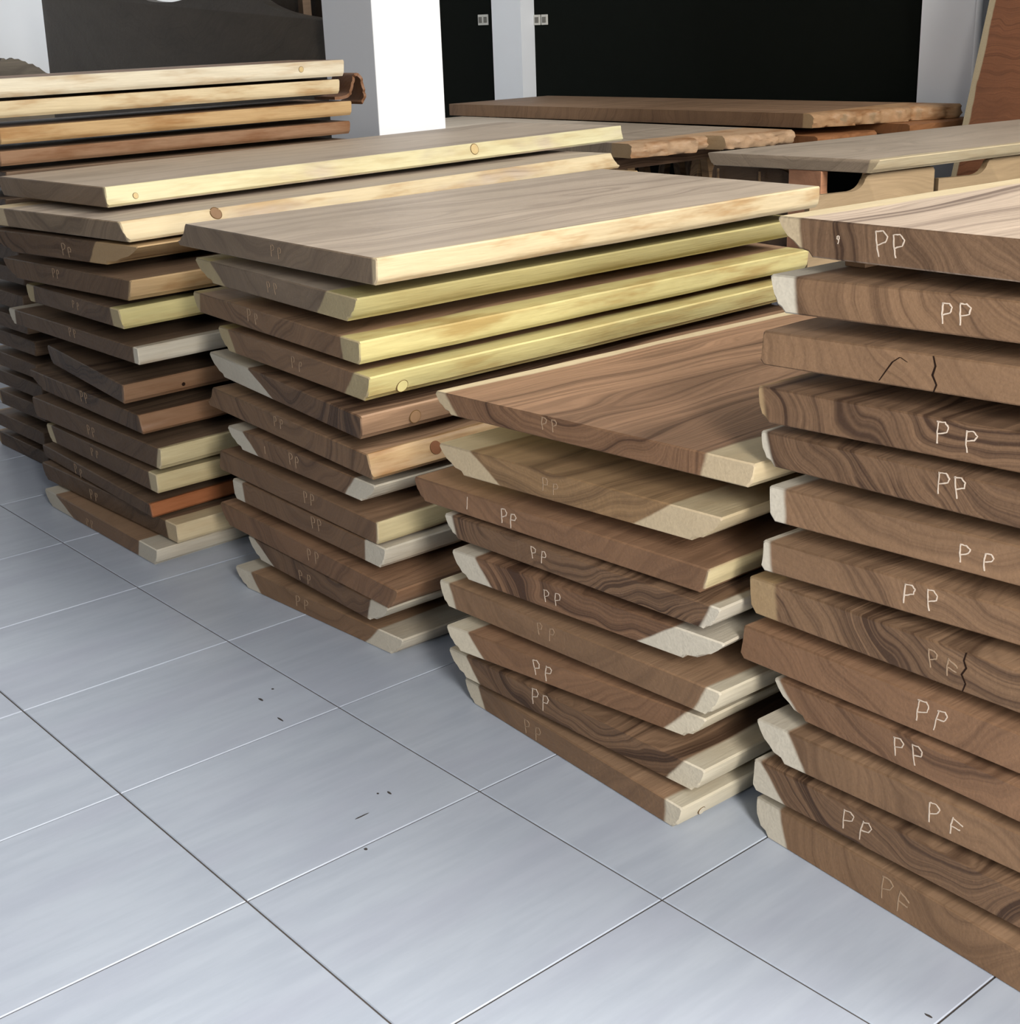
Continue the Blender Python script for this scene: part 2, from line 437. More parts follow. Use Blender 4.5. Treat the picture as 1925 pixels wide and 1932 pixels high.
STACK_D = [
([2.0738,0.2209,0.6849],2.2,0.0444,1.65,[[-0.4005,-0.0429],[-0.3623,-0.0462],[0.4005,0.0434],[0.3916,0.0468]],[-0.3291,-0.3658],[0.2867,0.2971],[['PP',-0.0776,0.0292,0.0279,0.0256]],[]),
([2.0513,0.2104,0.5632],1,0.058,1.6,[[-0.3643,-0.0309],[-0.3029,-0.0326],[0.3643,0.0308],[0.3044,0.0327]],[-0.1867,-0.2713],[0.1566,0.2465],[['PP',-0.0496,0.0294,0.0298,0.0264]],[]),
([1.9876,0.2102,0.4707],0.3,0.0506,1.675,[[-0.4084,-0.017],[-0.3847,-0.0268],[0.4084,0.0168],[0.3923,0.0271]],None,[0.3923,0.4083],[['I',-0.2325,0.0284,0.0,0.0263],['PP',-0.1145,0.0246,0.0267,0.0303]],[]),
([2.0503,0.2101,0.4076],0.2,0.0503,1.625,[[-0.3784,-0.0193],[-0.3462,-0.0088],[0.3784,0.0195],[0.3452,0.0086]],[-0.3403,-0.3533],[0.3308,0.3556],[['PP',-0.0883,0.0324,0.0276,0.0277]],[]),
([2.0672,0.2104,0.3274],-2,0.0591,1.65,[[-0.3621,-0.0183],[-0.3255,-0.0041],[0.3621,0.0187],[0.2735,0.0054]],[-0.2372,-0.2866],[0.1555,0.246],[['PP',-0.0693,0.028,0.0281,0.028]],[]),
([2.0363,0.2101,0.237],0.4,0.0574,1.6,[[-0.3962,-0.0186],[-0.3785,-0.0125],[0.3962,0.0187],[0.3659,0.0123]],[-0.3442,-0.3642],[0.3282,0.3618],[['PP',-0.0616,0.038,0.0327,0.0288]],[]),
([2.0323,0.2108,0.1558],0.1,0.054,1.65,[[-0.343,-0.0347],[-0.3138,-0.0389],[0.343,0.0345],[0.298,0.0391]],[-0.2293,-0.2757],[0.2443,0.2948],[['PP',-0.0663,0.0304,0.0293,0.0368]],[]),
([2.0269,0.21,0.0724],0.2,0.0565,1.625,[[-0.3797,-0.0023],[-0.333,-0.0049],[0.3797,0.0023],[0.3529,0.005]],[-0.2685,-0.322],[0.2822,0.3283],[['PP',-0.0789,0.0369,0.0332,0.0353]],[]),
([2.0268,0.2034,0.0],-0.2,0.0537,1.65,[[-0.357,0.0254],[-0.3319,0.0296],[0.357,-0.0258],[0.3363,-0.0292]],[-0.2774,-0.3028],[0.3067,0.3118],[['PP',-0.1083,0.026,0.0374,0.0338]],[[0.0332,0.0226,0.0083]])]
STACK_E = [
([2.9569,0.2617,1.0855],4,0.0586,1.75,[[-0.4525,-0.0403],[-0.3932,-0.0251],[0.4525,0.0403],[0.4283,0.0276]],[-0.4006,-0.4061],None,[['PP',-0.2454,0.0306,0.0303,0.0355],['9',-0.3369,0.0318,0.0,0.012]],[]),
([2.9554,0.2776,0.9978],3,0.0592,1.7,[[-0.4402,-0.0775],[-0.4205,-0.0565],[0.4402,0.0775],[0.4163,0.0562]],[-0.3906,-0.393],None,[['PP',-0.1323,0.0312,0.0269,0.0321]],[]),
([2.9529,0.2798,0.9078],2.5,0.0566,1.725,[[-0.4515,-0.0752],[-0.4582,-0.0555],[0.4515,0.0752],[0.4274,0.0541]],None,None,[],[]),
([2.9332,0.2791,0.8098],3,0.0598,1.75,[[-0.445,-0.0674],[-0.4324,-0.0535],[0.4449,0.0676],[0.4207,0.0526]],[-0.4214,-0.4308],None,[['PP',-0.0982,0.0369,0.048,0.0338]],[]),
([2.9307,0.2651,0.7321],2,0.058,1.7,[[-0.4468,-0.0268],[-0.4266,-0.025],[0.4468,0.0268],[0.4218,0.0249]],[-0.4111,-0.4312],None,[['PP',-0.0932,0.0406,0.0318,0.0352]],[]),
([2.946,0.275,0.6399],2,0.0619,1.725,[[-0.4338,-0.0535],[-0.4307,-0.0361],[0.4338,0.0538],[0.4094,0.0351]],[-0.4028,-0.3992],None,[['PP',-0.0628,0.0291,0.0391,0.0301]],[]),
([2.9556,0.2762,0.5462],2.5,0.0563,1.7,[[-0.4522,-0.0615],[-0.4572,-0.0417],[0.4522,0.0615],[0.4281,0.0404]],[-0.425,-0.4316],None,[['PP',-0.1598,0.0319,0.0437,0.0335]],[]),
([2.8867,0.2573,0.4501],3,0.0675,1.75,[[-0.4294,-0.0248],[-0.4234,-0.0049],[0.4294,0.025],[0.4055,0.0038]],[-0.3646,-0.3741],None,[['PF',-0.0382,0.0363,0.032,0.0301]],[]),
([2.8811,0.256,0.3528],2,0.0661,1.725,[[-0.4362,-0.0108],[-0.4443,0.0013],[0.4362,0.0107],[0.4117,-0.0024]],None,None,[['PP',-0.0477,0.0389,0.0349,0.0402]],[]),
([2.9523,0.2495,0.2759],3,0.0605,1.7,[[-0.4417,0.0036],[-0.3787,0.0018],[0.4417,-0.0035],[0.4164,0.0001]],[-0.3763,-0.4284],None,[['PP',-0.1551,0.0344,0.0391,0.0378]],[]),
([2.9342,0.2592,0.1818],2,0.0675,1.75,[[-0.4493,-0.0127],[-0.3943,-0.013],[0.4493,0.0141],[0.4243,0.0126]],[-0.3353,-0.3747],None,[['PF',-0.0639,0.036,0.0422,0.036]],[]),
([2.9074,0.2534,0.0935],2.5,0.0652,1.725,[[-0.4349,-0.01],[-0.4387,0.0076],[0.4349,0.0098],[0.4107,-0.0086]],[-0.3572,-0.4169],None,[['PP',-0.2052,0.0349,0.0379,0.0389]],[]),
([2.9158,0.2418,0.0],2,0.0675,1.7,[[-0.4528,0.028],[-0.4242,0.0305],[0.4525,-0.0188],[0.4282,-0.0396]],[-0.361,-0.3907],None,[['PF',-0.1242,0.0363,0.0377,0.0386]],[])]

# ---------------------------------------------------------------- the room
FX0, FX1, FY0, FY1 = -7.2, 7.6, -5.6, 7.0
structure(box('floor', FX0, FX1, FY0, FY1, -.06, -.0025, GROUT), 'pale grey tiled floor')
FLOOR = bpy.data.objects['floor']

def tile_mesh():
    g = .0016; bm = bmesh.new()
    x0, x1, y0, y1 = g, T - g, g, TY - g
    b = .0016
    lo = [bm.verts.new(p) for p in ((x0, y0, -.004), (x1, y0, -.004), (x1, y1, -.004), (x0, y1, -.004))]
    mi = [bm.verts.new(p) for p in ((x0, y0, -b), (x1, y0, -b), (x1, y1, -b), (x0, y1, -b))]
    hi = [bm.verts.new(p) for p in ((x0 + b, y0 + b, 0), (x1 - b, y0 + b, 0), (x1 - b, y1 - b, 0), (x0 + b, y1 - b, 0))]
    for A, B in ((lo, mi), (mi, hi)):
        for i in range(4):
            bm.faces.new((A[i], A[(i + 1) % 4], B[(i + 1) % 4], B[i]))
    bm.faces.new(hi)
    return bm

def joint(i):  # offset of the tile grid
    return i * T
first = None
singles = set()
for i in range(-6, 10):
    for j in range(-4, 3):
        singles.add((i, j))
rest = bmesh.new()
for i in range(-14, 15):
    for j in range(-10, 13):
        x, y = i * T, j * TY
        if (i, j) in singles:
            if first is None:
                first = from_bm('floor_tile', tile_mesh(), TILE, FLOOR)
                o = first
            else:
                o = first.copy(); link(o)
            o.parent = FLOOR
            o.location = (x, y, 0)
        else:
            bm = tile_mesh()
            bmesh.ops.translate(bm, verts=bm.verts, vec=(x, y, 0))
            me = bpy.data.meshes.new('t'); bm.to_mesh(me); bm.free()
            rest.from_mesh(me); bpy.data.meshes.remove(me)
o = from_bm('floor_tiles_beyond', rest, TILE, FLOOR)
o['kind'] = 'stuff'

structure(box('ceiling', FX0, FX1, -3.2, FY1 + .1, 5.6, 5.7, CEIL), 'white ceiling')
structure(box('wall_left', FX0 - .1, FX0 + .1, FY0, FY1, 0, 5.6, WHITE), 'white wall at the end of the hall')
structure(box('wall_back', FX0, FX1, 6.9, 7.0, 0, 5.6, BLACK), 'black painted back wall')
structure(box('trim_1', -5.94, -5.555, 6.745, 6.9, 0, 5.6, WHITE), 'white pilaster on the black wall')
structure(box('trim_2', -1.63, -1.19, 6.80, 6.9, 0, 5.6, WHITE), 'white wall strip right of the black wall')
structure(box('column', -1.70, -1.31, 2.2, 2.575, 0, 5.6, WHITE, None, .004), 'square white column behind the stacks')
bm = bmesh.new()
bmesh.ops.create_cone(bm, cap_ends=True, segments=16, radius1=.022, radius2=.022, depth=5.6)
bmesh.ops.translate(bm, verts=bm.verts, vec=(-1.19, 6.77, 2.8))
structure(from_bm('trim_3', bm, PIPE, None, 40), 'thin white pipe up the wall strip')

# ---------------------------------------------------------------- stacks of slabs
ORD = ['top', 'second', 'third', 'fourth', 'fifth', 'sixth', 'seventh', 'eighth', 'ninth', 'tenth', 'eleventh', 'twelfth', 'thirteenth',
       'fourteenth', 'fifteenth', 'sixteenth', 'seventeenth']

def make_slab(row, spec, where, group, seed, bulge=1.5, wl=.010, wr=.006, plug_mat=None, plug_kind='dowel_plug'):
    (org, yaw, t, L, c, sl, sr, ch, pg) = row
    heart, sap, streak, blotch, faint, look = spec[:6]
    bm, fy = slab_mesh('wood_tabletop', t, L, c, seed, bulge, wl, wr)
    o = from_bm('wood_tabletop', bm, WOOD, None, 35)
    o.location = org
    o.rotation_euler = (0, 0, -math.radians(yaw))
    rnd = random.Random(int(seed * 100))
    w = c[2][0] - c[0][0]
    side = spec[6] if len(spec) > 6 else None
    if side:
        sr = (c[3][0] - .012, c[2][0] - .012)
        if side == 'far':
            sl = None
    wood_props(o, heart, sap, t, sl, sr, streak, blotch, seed, (rnd.uniform(-.12, .12) * w, 0, rnd.uniform(.18, .42)))
    if len(spec) > 7:
        o['end_tone'] = spec[7]
    tag(o, look + ', ' + where, 'wood slab', group)
    if ch:
        chalk(o, ch, fy, int(seed * 10), faint)
    for (yy, zz, r) in pg:
        s = 1 - zz / t
        xs = c[2][0] + (c[3][0] - c[2][0]) * s ** bulge
        v = yy - fy(c[2][0], zz)
        ease = min(1., v / .12)
        xs += (vn(v * 1.9, seed + 2) + .45 * vn(v * 5.7, seed + 9)) * wr * ease + vn(v * 5 + zz * 40, seed + 13) * .0022 * ease
        side_plug(o, xs, yy, zz, r, math.atan2(c[2][0] - c[3][0], t) * .9, plug_mat, plug_kind)
    return o

# spec: heart colour, sap colour, streak strength, blotch strength, faint chalk, look
SPEC_E = [
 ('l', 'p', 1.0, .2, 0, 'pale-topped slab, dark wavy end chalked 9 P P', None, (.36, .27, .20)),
 ('m', 'v', .8, .1, 0, 'brown slab with whitish corner, chalked P P'),
 ('m', 'c', .5, .2, 0, 'unmarked light brown slab with cracked knots'),
 ('d', 't', 1.3, .3, 0, 'brown slab with rounded tan edge, wide-spaced chalk P P'),
 ('d', 'v', 1.6, .2, 0, 'dark streaked slab with bold slanting chalk P P'),
 ('m', 'v', .5, .1, 0, 'brown slab with square white corner and swirling knot'),
 ('m', 'v', .7, .1, 0, 'brown slab with rounded white corner and small chalk P P'),
 ('m', 't', 1.3, .4, 1, 'grey-brown slab with tan corner and a long crack'),
 ('r', 'c', .5, .3, 0, 'reddish slab with square brown corner and flame figure'),
 ('r', 'v', .7, .1, 0, 'set-back slab with thin slanting white edge'),
 ('m', 'v', .5, .1, 0, 'plain brown slab with long pointed cream corner'),
 ('d', 'v', 1.4, .1, 0, 'dark slanting-grained slab with pale wedge corner'),
 ('m', 'v', .4, .2, 1, 'rounded dull brown slab lying on the tiles'),
]
SPEC_D = [
 ('r', 'p', 1.0, .2, 1, 'warm brown slab with streaked top and pale sap borders'),
 ('t', 'p', .8, .2, 1, 'slab with creamy corners, face slanting sharply under'),
 ('r', 'c', .5, .4, 0, 'reddish slab jutting out, chalked bar and P P'),
 ('d', 'v', 1.5, .1, 0, 'dark slab with swirling zebra grain'),
 ('r', 'v', 1.35, .1, 0, 'swirly slab with broad white front corner patch'),
 ('m', 'w', .3, .1, 1, 'even brown slab with white rounded front corner'),
 ('r', 'w', .6, .1, 0, 'reddish slab with bright chalk P P'),
 ('d', 'w', 1.5, .2, 0, 'dark streaky slab with pale blunt front corner'),
 ('m', 'w', .4, .1, 1, 'brown slab with white plugged edge on the tiles'),
]
SPEC_C = [
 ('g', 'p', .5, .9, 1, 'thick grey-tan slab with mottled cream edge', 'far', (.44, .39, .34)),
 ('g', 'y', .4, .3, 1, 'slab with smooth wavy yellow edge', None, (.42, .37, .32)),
 ('m', 'y', .6, .8, 1, 'slab with yellow and tan wavy edge'),
 ('m', 'y', .5, .65, 1, 'slab with yellow edge and round corner plug'),
 ('d', 'v', 1.2, .5, 1, 'unchalked slab with striped edge, wide pale corner'),
 ('m', 't', .8, 1., 1, 'slab with golden rough edge and reddish knot', 'far'),
 ('d', 'v', .7, .2, 1, 'slab with white slanting corners at both ends'),
 ('d', 'c', .5, .2, 1, 'dark brown slab with rounded pale edge'),
 ('d', 'v', .6, .3, 1, 'slab with narrow white strip corner and buff edge'),
 ('r', 'b', .5, .4, 1, 'plain reddish brown slab with brown edge', 'far'),
 ('d', 'v', .8, .2, 1, 'thin dark slab tapering under with pale lip'),
 ('m', 'v', .5, .3, 1, 'slab with pale corners lying on the tiles'),
]
SPEC_B = [
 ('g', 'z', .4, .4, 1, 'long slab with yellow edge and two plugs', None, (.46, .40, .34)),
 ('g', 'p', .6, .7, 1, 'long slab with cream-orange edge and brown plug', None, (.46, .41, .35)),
 ('k', 't', 1.0, .6, 1, 'rough grey-brown slab with rounded corner'),
 ('k', 't', .6, .8, 1, 'slab with mottled brown edge', 'far'),
 ('k', 'y', .7, .4, 1, 'slab with greenish yellow edge'),
 ('k', 'v', .7, .6, 1, 'dark slab with grey-white ragged edge'),
 ('k', 'b', 1.0, .5, 1, 'dark furrowed slab with reddish edge and small hole', 'far'),
 ('k', 'b', 1.1, .4, 1, 'dark striped slab with plain reddish edge', 'far'),
 ('k', 'c', .6, .3, 1, 'slab with pale yellow squared edge'),
 ('k', 'c', .6, .3, 1, 'dark slab with long pale cream edge'),
 ('k', 'o', .7, .4, 1, 'slab with orange-red edge', 'far'),
 ('k', 'p', .6, .2, 1, 'slab with chipped cream edge jutting forward'),
 ('m', 'v', .5, .2, 1, 'slab with whitish edge lying on the tiles'),
]

PLACE = {'E': 'rightmost stack', 'D': 'low stack', 'C': 'middle stack', 'B': 'second stack from left'}
GROUP = {'E': 'slabs in the tall right stack', 'D': 'slabs in the low stack', 'C': 'slabs in the middle stack', 'B': 'slabs in the second stack from left'}
made = {}
PLUGS = {('C', 4): (PLUG_YELLOW,), ('C', 5): (PLUG_BROWN,), ('D', 9): (PLUG_PALE,), ('B', 2): (PLUG_BROWN,),
         ('C', 6): (KNOT, 'knot'), ('B', 7): (CRACK, 'worm_hole')}
for key, rows, specs, sd in (('B', STACK_B, SPEC_B, 20), ('C', STACK_C, SPEC_C, 40), ('D', STACK_D, SPEC_D, 60), ('E', STACK_E, SPEC_E, 80)):
    for k, (row, spec) in enumerate(zip(rows, specs)):
        last = k == len(rows) - 1
        where = ('top of ' if k == 0 else 'bottom of ' if last else ORD[k] + ' down in ') + PLACE[key]
        bulge = 1.5
        if key == 'E' and k in (3, 4, 6, 12): bulge = 2.4
        made[key, k + 1] = make_slab(row, spec, where, GROUP[key], sd + k * 1.37, bulge,
                                     {'D': .008, 'E': .010}.get(key, .012), {'C': .007, 'B': .006}.get(key, .006), *PLUGS.get((key, k + 1), ()))

# stack A, in front of the column: only its upper edges and dim ends show
A_TOP = [(1.268, 1.328, 'w', 'd', .7, 'white-edged slab with tan waves'), (1.204, 1.257, 'p', 'd', .9, 'cream-edged slab with wormy tan patches'),
         (1.120, 1.173, 'q', 'd', .9, 'tan-edged slab with streaky edge'), (1.050, 1.098, 'b', 'd', .9, 'brown rough-edged slab')]
rndA = random.Random(5)
A_rows = []
for k in range(17):
    if k < 4:
        zb, zt, sap, heart, bl, look = A_TOP[k]
        xr = -.80
        yend = (1.69, 1.66, 1.71, 1.70)[k]
    else:
        zt_all = 1.035
        m = 16 - k
        zb = m * .0812 + rndA.uniform(-.004, .004) * (m > 0)
        zt = zb + .053
        sap, heart, bl = 't', 'k', .5
        look = ['dim brown slab with hidden edge', 'shadowed slab with dark plain end', 'dusky slab with worn end', 'dim slab with split dark end'][k % 4]
        xr = -.80 if k < 8 else -.775
        yend = 1.68
    xl = -1.19 + rndA.uniform(-.02, .02) - (.03 if k > 3 else 0)
    y0 = .29 + rndA.uniform(-.012, .012)
    t = zt - zb
    ox, oy = (xl + xr) / 2, y0
    h = (xr - xl) / 2
    c = [[-h, 0.0], [-h + .015, 0.0], [h, .004], [h - .006, .004]]
    row = ([ox, oy, zb], 0.0, t, yend - y0, c, [-h + .03, -h + .02], [h - .05, h - .02] if k < 4 else None, [], [[1.20, .034, .010]] if k == 0 else [])
    where = ('top of ' if k == 0 else 'bottom of ' if k == 16 else ORD[k] + ' down in ') + 'leftmost stack'
    made['A', k + 1] = make_slab(row, (heart, sap, .8, bl, 1, look), where, 'slabs in the leftmost stack', 100 + k * 1.9, 1.3, .008, .006)

# the one spacer that shows, between the two topmost slabs of the tall stack
sp = box('spacer_stick', -.02, .02, 0, .16, 0, .0275, WOOD, None, .002)
E2 = STACK_E[1]; E1 = STACK_E[0]
sp.location = (2.58, .36, E2[0][2] + E2[2] + .0005)
wood_props(sp, 'm', 'c', .03, None, None, .4, .3, 3.0)
tag(sp, 'small brown spacer stick between the two topmost slabs of the rightmost stack', 'spacer')

# cracks and knots that are open in the wood
def crack(slab, pts, fy, hw):
    bm = bmesh.new(); prev = None
    for i, (u, w) in enumerate(pts):
        k = hw * (1 - .8 * abs(i / (len(pts) - 1) - .45))
        q = [bm.verts.new((u - k, fy(u, w) - .0006, w)), bm.verts.new((u + k, fy(u, w) - .0006, w)),
             bm.verts.new((u, fy(u, w) + .003, w))]
        if prev:
            bm.faces.new((prev[0], prev[1], q[1], q[0]))
            bm.faces.new((prev[1], prev[2], q[2], q[1])); bm.faces.new((prev[2], prev[0], q[0], q[2]))
        prev = q
    from_bm('crack', bm, CRACK, slab)

def end_plane(c, t):
    (tlx, tly), (blx, bly), (trx, try_), (brx, bry) = c
    gx = ((try_ - tly) / (trx - tlx) + (bry - bly) / (brx - blx)) / 2
    gz = (tly + try_ - bly - bry) / 2 / t - gx * (tlx + trx - blx - brx) / 2 / t
    y00 = (tly + try_ + bly + bry) / 4 - gx * (tlx + trx + blx + brx) / 4 - gz * t / 2
    return lambda x, z: y00 + gx * x + gz * z
def crack_on(key, pts, hw):
    o = made[key]
    row = {'E': STACK_E, 'C': STACK_C, 'D': STACK_D, 'B': STACK_B}[key[0]][key[1] - 1]
    crack(o, pts, end_plane(row[4], row[2]), hw)
crack_on(('E', 8), [(.004, .067), (.001, .053), (.006, .042), (-.001, .029), (.007, .016), (.003, .002)], .0018)
crack_on(('E', 3), [(-.198, .040), (-.210, .046), (-.222, .037), (-.232, .022), (-.243, .005)], .0016)
crack_on(('E', 3), [(-.157, .055), (-.153, .04), (-.157, .026), (-.150, .012), (-.154, .001)], .0020)

# ---------------------------------------------------------------- behind the stacks
def prism(name, poly, axis, a, b, mat, parent=None, bev=.0):
    """poly in the plane across 'axis' (0: y,z  1: x,z  2: x,y), from a to b along it"""
    bm = bmesh.new()
    def P(u, v, w):
        return ((w, u, v), (u, w, v), (u, v, w))[axis]
    A = [bm.verts.new(P(u, v, a)) for u, v in poly]
    B = [bm.verts.new(P(u, v, b)) for u, v in poly]
    n = len(poly)
    fa = bm.faces.new(A); fb = bm.faces.new(list(reversed(B)))
    for i in range(n):
        bm.faces.new((A[i], B[i], B[(i + 1) % n], A[(i + 1) % n]))
    if bev:
        es = [e for e in bm.edges if len(e.link_faces) == 2 and (e.link_faces[0] in (fa, fb)) != (e.link_faces[1] in (fa, fb))]
        bmesh.ops.bevel(bm, geom=es, offset=bev, segments=2, profile=.5, affect='EDGES')
    return from_bm(name, bm, mat, parent, 40)

def curve(pts, n=5):
    """smooth open curve through points (Catmull-Rom)"""
    out = []
    for i in range(len(pts) - 1):
        p0 = pts[max(i - 1, 0)]; p1 = pts[i]; p2 = pts[i + 1]; p3 = pts[min(i + 2, len(pts) - 1)]
        for k in range(n):
            t = k / n
            out.append(tuple(.5 * (2 * b + (c - a) * t + (2 * a - 5 * b + 4 * c - d) * t * t + (3 * b - a - 3 * c + d) * t ** 3) for a, b, c, d in zip(p0, p1, p2, p3)))
    out.append(pts[-1])
    return out

def rough_slab(name, x0, xr, y0, y1, z0, z1, amp, seed, notch=None, front_skew=0.0, rows=6, ny=60):
    """slab whose +x end is torn live wood: lumps and folds; xr(y) is the mean edge"""
    bm = bmesh.new()
    ys = [y0 + (y1 - y0) * i / ny for i in range(ny + 1)]
    t = z1 - z0
    rings = []
    for i, y in enumerate(ys):
        ring = []
        base = xr(y)
        if notch and notch[0] < y < notch[1]:
            base -= notch[2]
        for k in range(rows + 1):
            f = k / rows
            z = z1 - t * f
            lump = vn(y * 8.5, seed) * 1.0 + .6 * vn(y * 19, seed + 3)
            d = amp * (lump + .55 * mnoise.noise(Vector((y * 24, z * 42, seed)))) - amp * 1.2 * (f - .45) ** 2
            d -= .018 * (k == 0)
            ring.append(bm.verts.new((base + d, y + front_skew * (base - x0), z + (.006 * vn(y * 17, seed + 8) if 0 < k < rows else 0))))
        ring.append(bm.verts.new((x0, y, z0)))
        ring.append(bm.verts.new((x0, y, z1)))
        rings.append(ring)
    m = len(rings[0])
    for a, b in zip(rings, rings[1:]):
        for i in range(m):
            bm.faces.new((a[i], a[(i + 1) % m], b[(i + 1) % m], b[i]))
    bm.faces.new(rings[0]); bm.faces.new(list(reversed(rings[-1])))
    return from_bm(name, bm, WOOD, None, 50)

G_BACK = 'rough-ended slabs by the black wall'
t1 = rough_slab('wood_tabletop', -4.95, lambda y: -1.476 + (y - 5.53) * .33, 5.45, 6.49, .765, .85, .034, 3.0, None, .025)
wood_props(t1, 'm', 't', .075, None, (-9, -9), .4, 0, 5.0)
t1['sap_high'] = (-1.58, -1.58, 0.0); t1['heart'] = tuple(HEART['d'][:3]); t1['sap'] = tuple(C(178, 142, 106)[:3]); t1['blotch'] = .9
tag(t1, 'long brown slab with rough lumpy end, highest before the black wall', 'wood slab', G_BACK)
t2 = rough_slab('wood_tabletop', -4.8, lambda y: -1.80 + (y - 4.3) * .2, 4.30, 5.46, .68, .76, .036, 9.0, (4.76, 4.93, .13), .0)
wood_props(t2, 'g', 't', .08, None, None, .4, .9, 6.0)
t2['sap_high'] = (-1.98, -1.98, 0.0); t2['sap'] = tuple(C(190, 158, 126)[:3])
tag(t2, 'wide slab with torn pale live edge and dark notch, behind the second stack', 'wood slab', G_BACK)
t3 = rough_slab('wood_tabletop', -3.9, lambda y: -1.45 + (y - 5.3) * .1, 5.50, 6.02, .66, .722, .012, 14.0)
wood_props(t3, 'o', 't', .06, None, None, .4, .5, 7.0)
tag(t3, 'low slab with orange rounded edge under the long rough-ended slab', 'wood slab', G_BACK)
t4 = rough_slab('wood_tabletop', -3.6, lambda y: -1.17 + (y - 5.96) * .11, 6.05, 6.68, .70, .762, .008, 17.0)
wood_props(t4, 'o', 't', .06, None, None, .3, .5, 8.0)
tag(t4, 'orange-edged slab next to the white wall strip', 'wood slab', G_BACK)

def trestle(x, y0, y1, ztop, label):
    t = empty('trestle', (x, (y0 + y1) / 2, 0))
    h = (y1 - y0) / 2
    o = box('top_beam', -.05, .05, -h, h, ztop - .09, ztop, WOOD, t, .003); wood_props(o, 'd', 'c', .09, seed=x)
    for sx in (-1, 1):
        for sy in (-1, 1):
            bm = bmesh.new()
            add_box(bm, -.03, .03, -.03, .03, 0, ztop - .085)
            for v in bm.verts:
                if v.co.z < .1: v.co.x += sx * .12
            bmesh.ops.translate(bm, verts=bm.verts, vec=(sx * .03, sy * (h - .12), 0))
            o = from_bm('leg', bm, WOOD, t); wood_props(o, 't', 'c', .09, seed=x + sx + sy)
    tag(t, label, 'trestle', 'trestles under the rough-ended slabs')
trestle(-2.12, 4.42, 5.36, .678, 'wooden trestle under the notched wide slab, nearest its torn end')
trestle(-4.3, 4.42, 5.36, .678, 'wooden trestle under the far end of the notched wide slab')
trestle(-1.75, 5.52, 5.98, .66, 'wooden trestle under the low orange-edged slab')
trestle(-1.5, 6.1, 6.62, .70, 'wooden trestle by the white wall strip')
trestle(-3.3, 5.52, 5.98, .66, 'wooden trestle under the far end of the low orange-edged slab')
trestle(-3.3, 6.1, 6.62, .70, 'wooden trestle by the black wall, far end')
trestle(-4.6, 5.6, 6.4, .763, 'tall wooden trestle under the far end of the long rough-ended slab')

# the table on the right, pale edge toward the daylight
tb = empty('wooden_table', (0, 3.43, 0), -math.radians(7))
bm, fy = slab_mesh('tabletop', .055, 2.25, [[-.425, -.09], [-.40, -.09], [.43, .09], [.395, .085]], 33.0, 1.2, .008, .004)
o = from_bm('tabletop', bm, WOOD, tb, 35); o.location = (0, 0, .795)
wood_props(o, 'g', 'p', .055, None, (.375, .385), .4, .25, 33.0)
LEGP = [(3.20, .731), (3.33, .726), (3.44, .724)] + curve([(3.46, .726), (3.488, .735), (3.510, .752), (3.522, .772), (3.536, .784)], 4) + [(3.56, .788)]
def leg_panel(dy, y_end, label):
    poly = [(y + dy, z) for y, z in LEGP] + [(y_end, .786), (y_end + .012, .77), (y_end + .015, .0), (3.2 + dy, .0)]
    o = prism('curved_leg', [(y - 3.43, z) for y, z in poly], 0, .33, .36, WOOD, tb, .004)
    wood_props(o, 't', 'c', .03, None, None, .3, .4, 21.0 + dy); o['heart'] = tuple(C(152, 130, 100)[:3])
    o['label'] = label
leg_panel(.0, 3.94, 'pale board leg with an S-shaped cutout, nearer')
leg_panel(.78, 4.95, 'pale board leg with an S-shaped cutout, farther')
for (x0, x1, y0, y1) in ((-.03, .165, .03, .07), (-.36, -.26, 1.95, 2.0), (.12, .2, 1.95, 2.0)):
    o = box('board_leg', x0, x1, y0, y1, 0, .793, WOOD, tb, .003)
    wood_props(o, 'r', 'c', .04, None, None, .3, .2, 25.0 + x0); o['heart'] = tuple(C(196, 142, 108)[:3]); o['end_tone'] = (1., 1., 1.)
tag(tb, 'table with pale-edged dark top on curved board legs, behind the rightmost stack', 'table')

ch = empty('dark_chair', (-.35, 3.62, 0))
back = curve([(-.245, .40), (-.25, .6), (-.245, .74), (-.225, .765), (-.18, .772), (.0, .770), (.14, .768), (.20, .756), (.232, .725), (.238, .66), (.235, .40)], 4)
o = prism('backrest', back, 1, -.012, .012, WOOD, ch, .004); wood_props(o, 'k', 'c', .03, None, None, .4, .2, 41.0)
o = prism('seat', [(-.25, .42), (.24, .42), (.24, .45), (-.25, .45)], 1, .0, .42, WOOD, ch, .004); wood_props(o, 'k', 'c', .03, None, None, .4, .2, 42.0)
for x in (-.22, .21):
    for y in (-.02, .38):
        o = box('leg', x - .02, x + .02, y - .02, y + .02, 0, .425, WOOD, ch, .003); wood_props(o, 'k', 'c', .03, seed=43.0)
for x in (-.19, .06):
    bm = bmesh.new()
    bmesh.ops.create_cone(bm, cap_ends=True, segments=10, radius1=.013, radius2=.006, depth=.30)
    bmesh.ops.translate(bm, verts=bm.verts, vec=(x, -.035, .605))
    o = from_bm('spindle', bm, WOOD, ch, 40); wood_props(o, 't', 'c', .03, seed=44.0)
tag(ch, 'dark chair with round-cornered back pushed under the pale-edged table', 'chair')

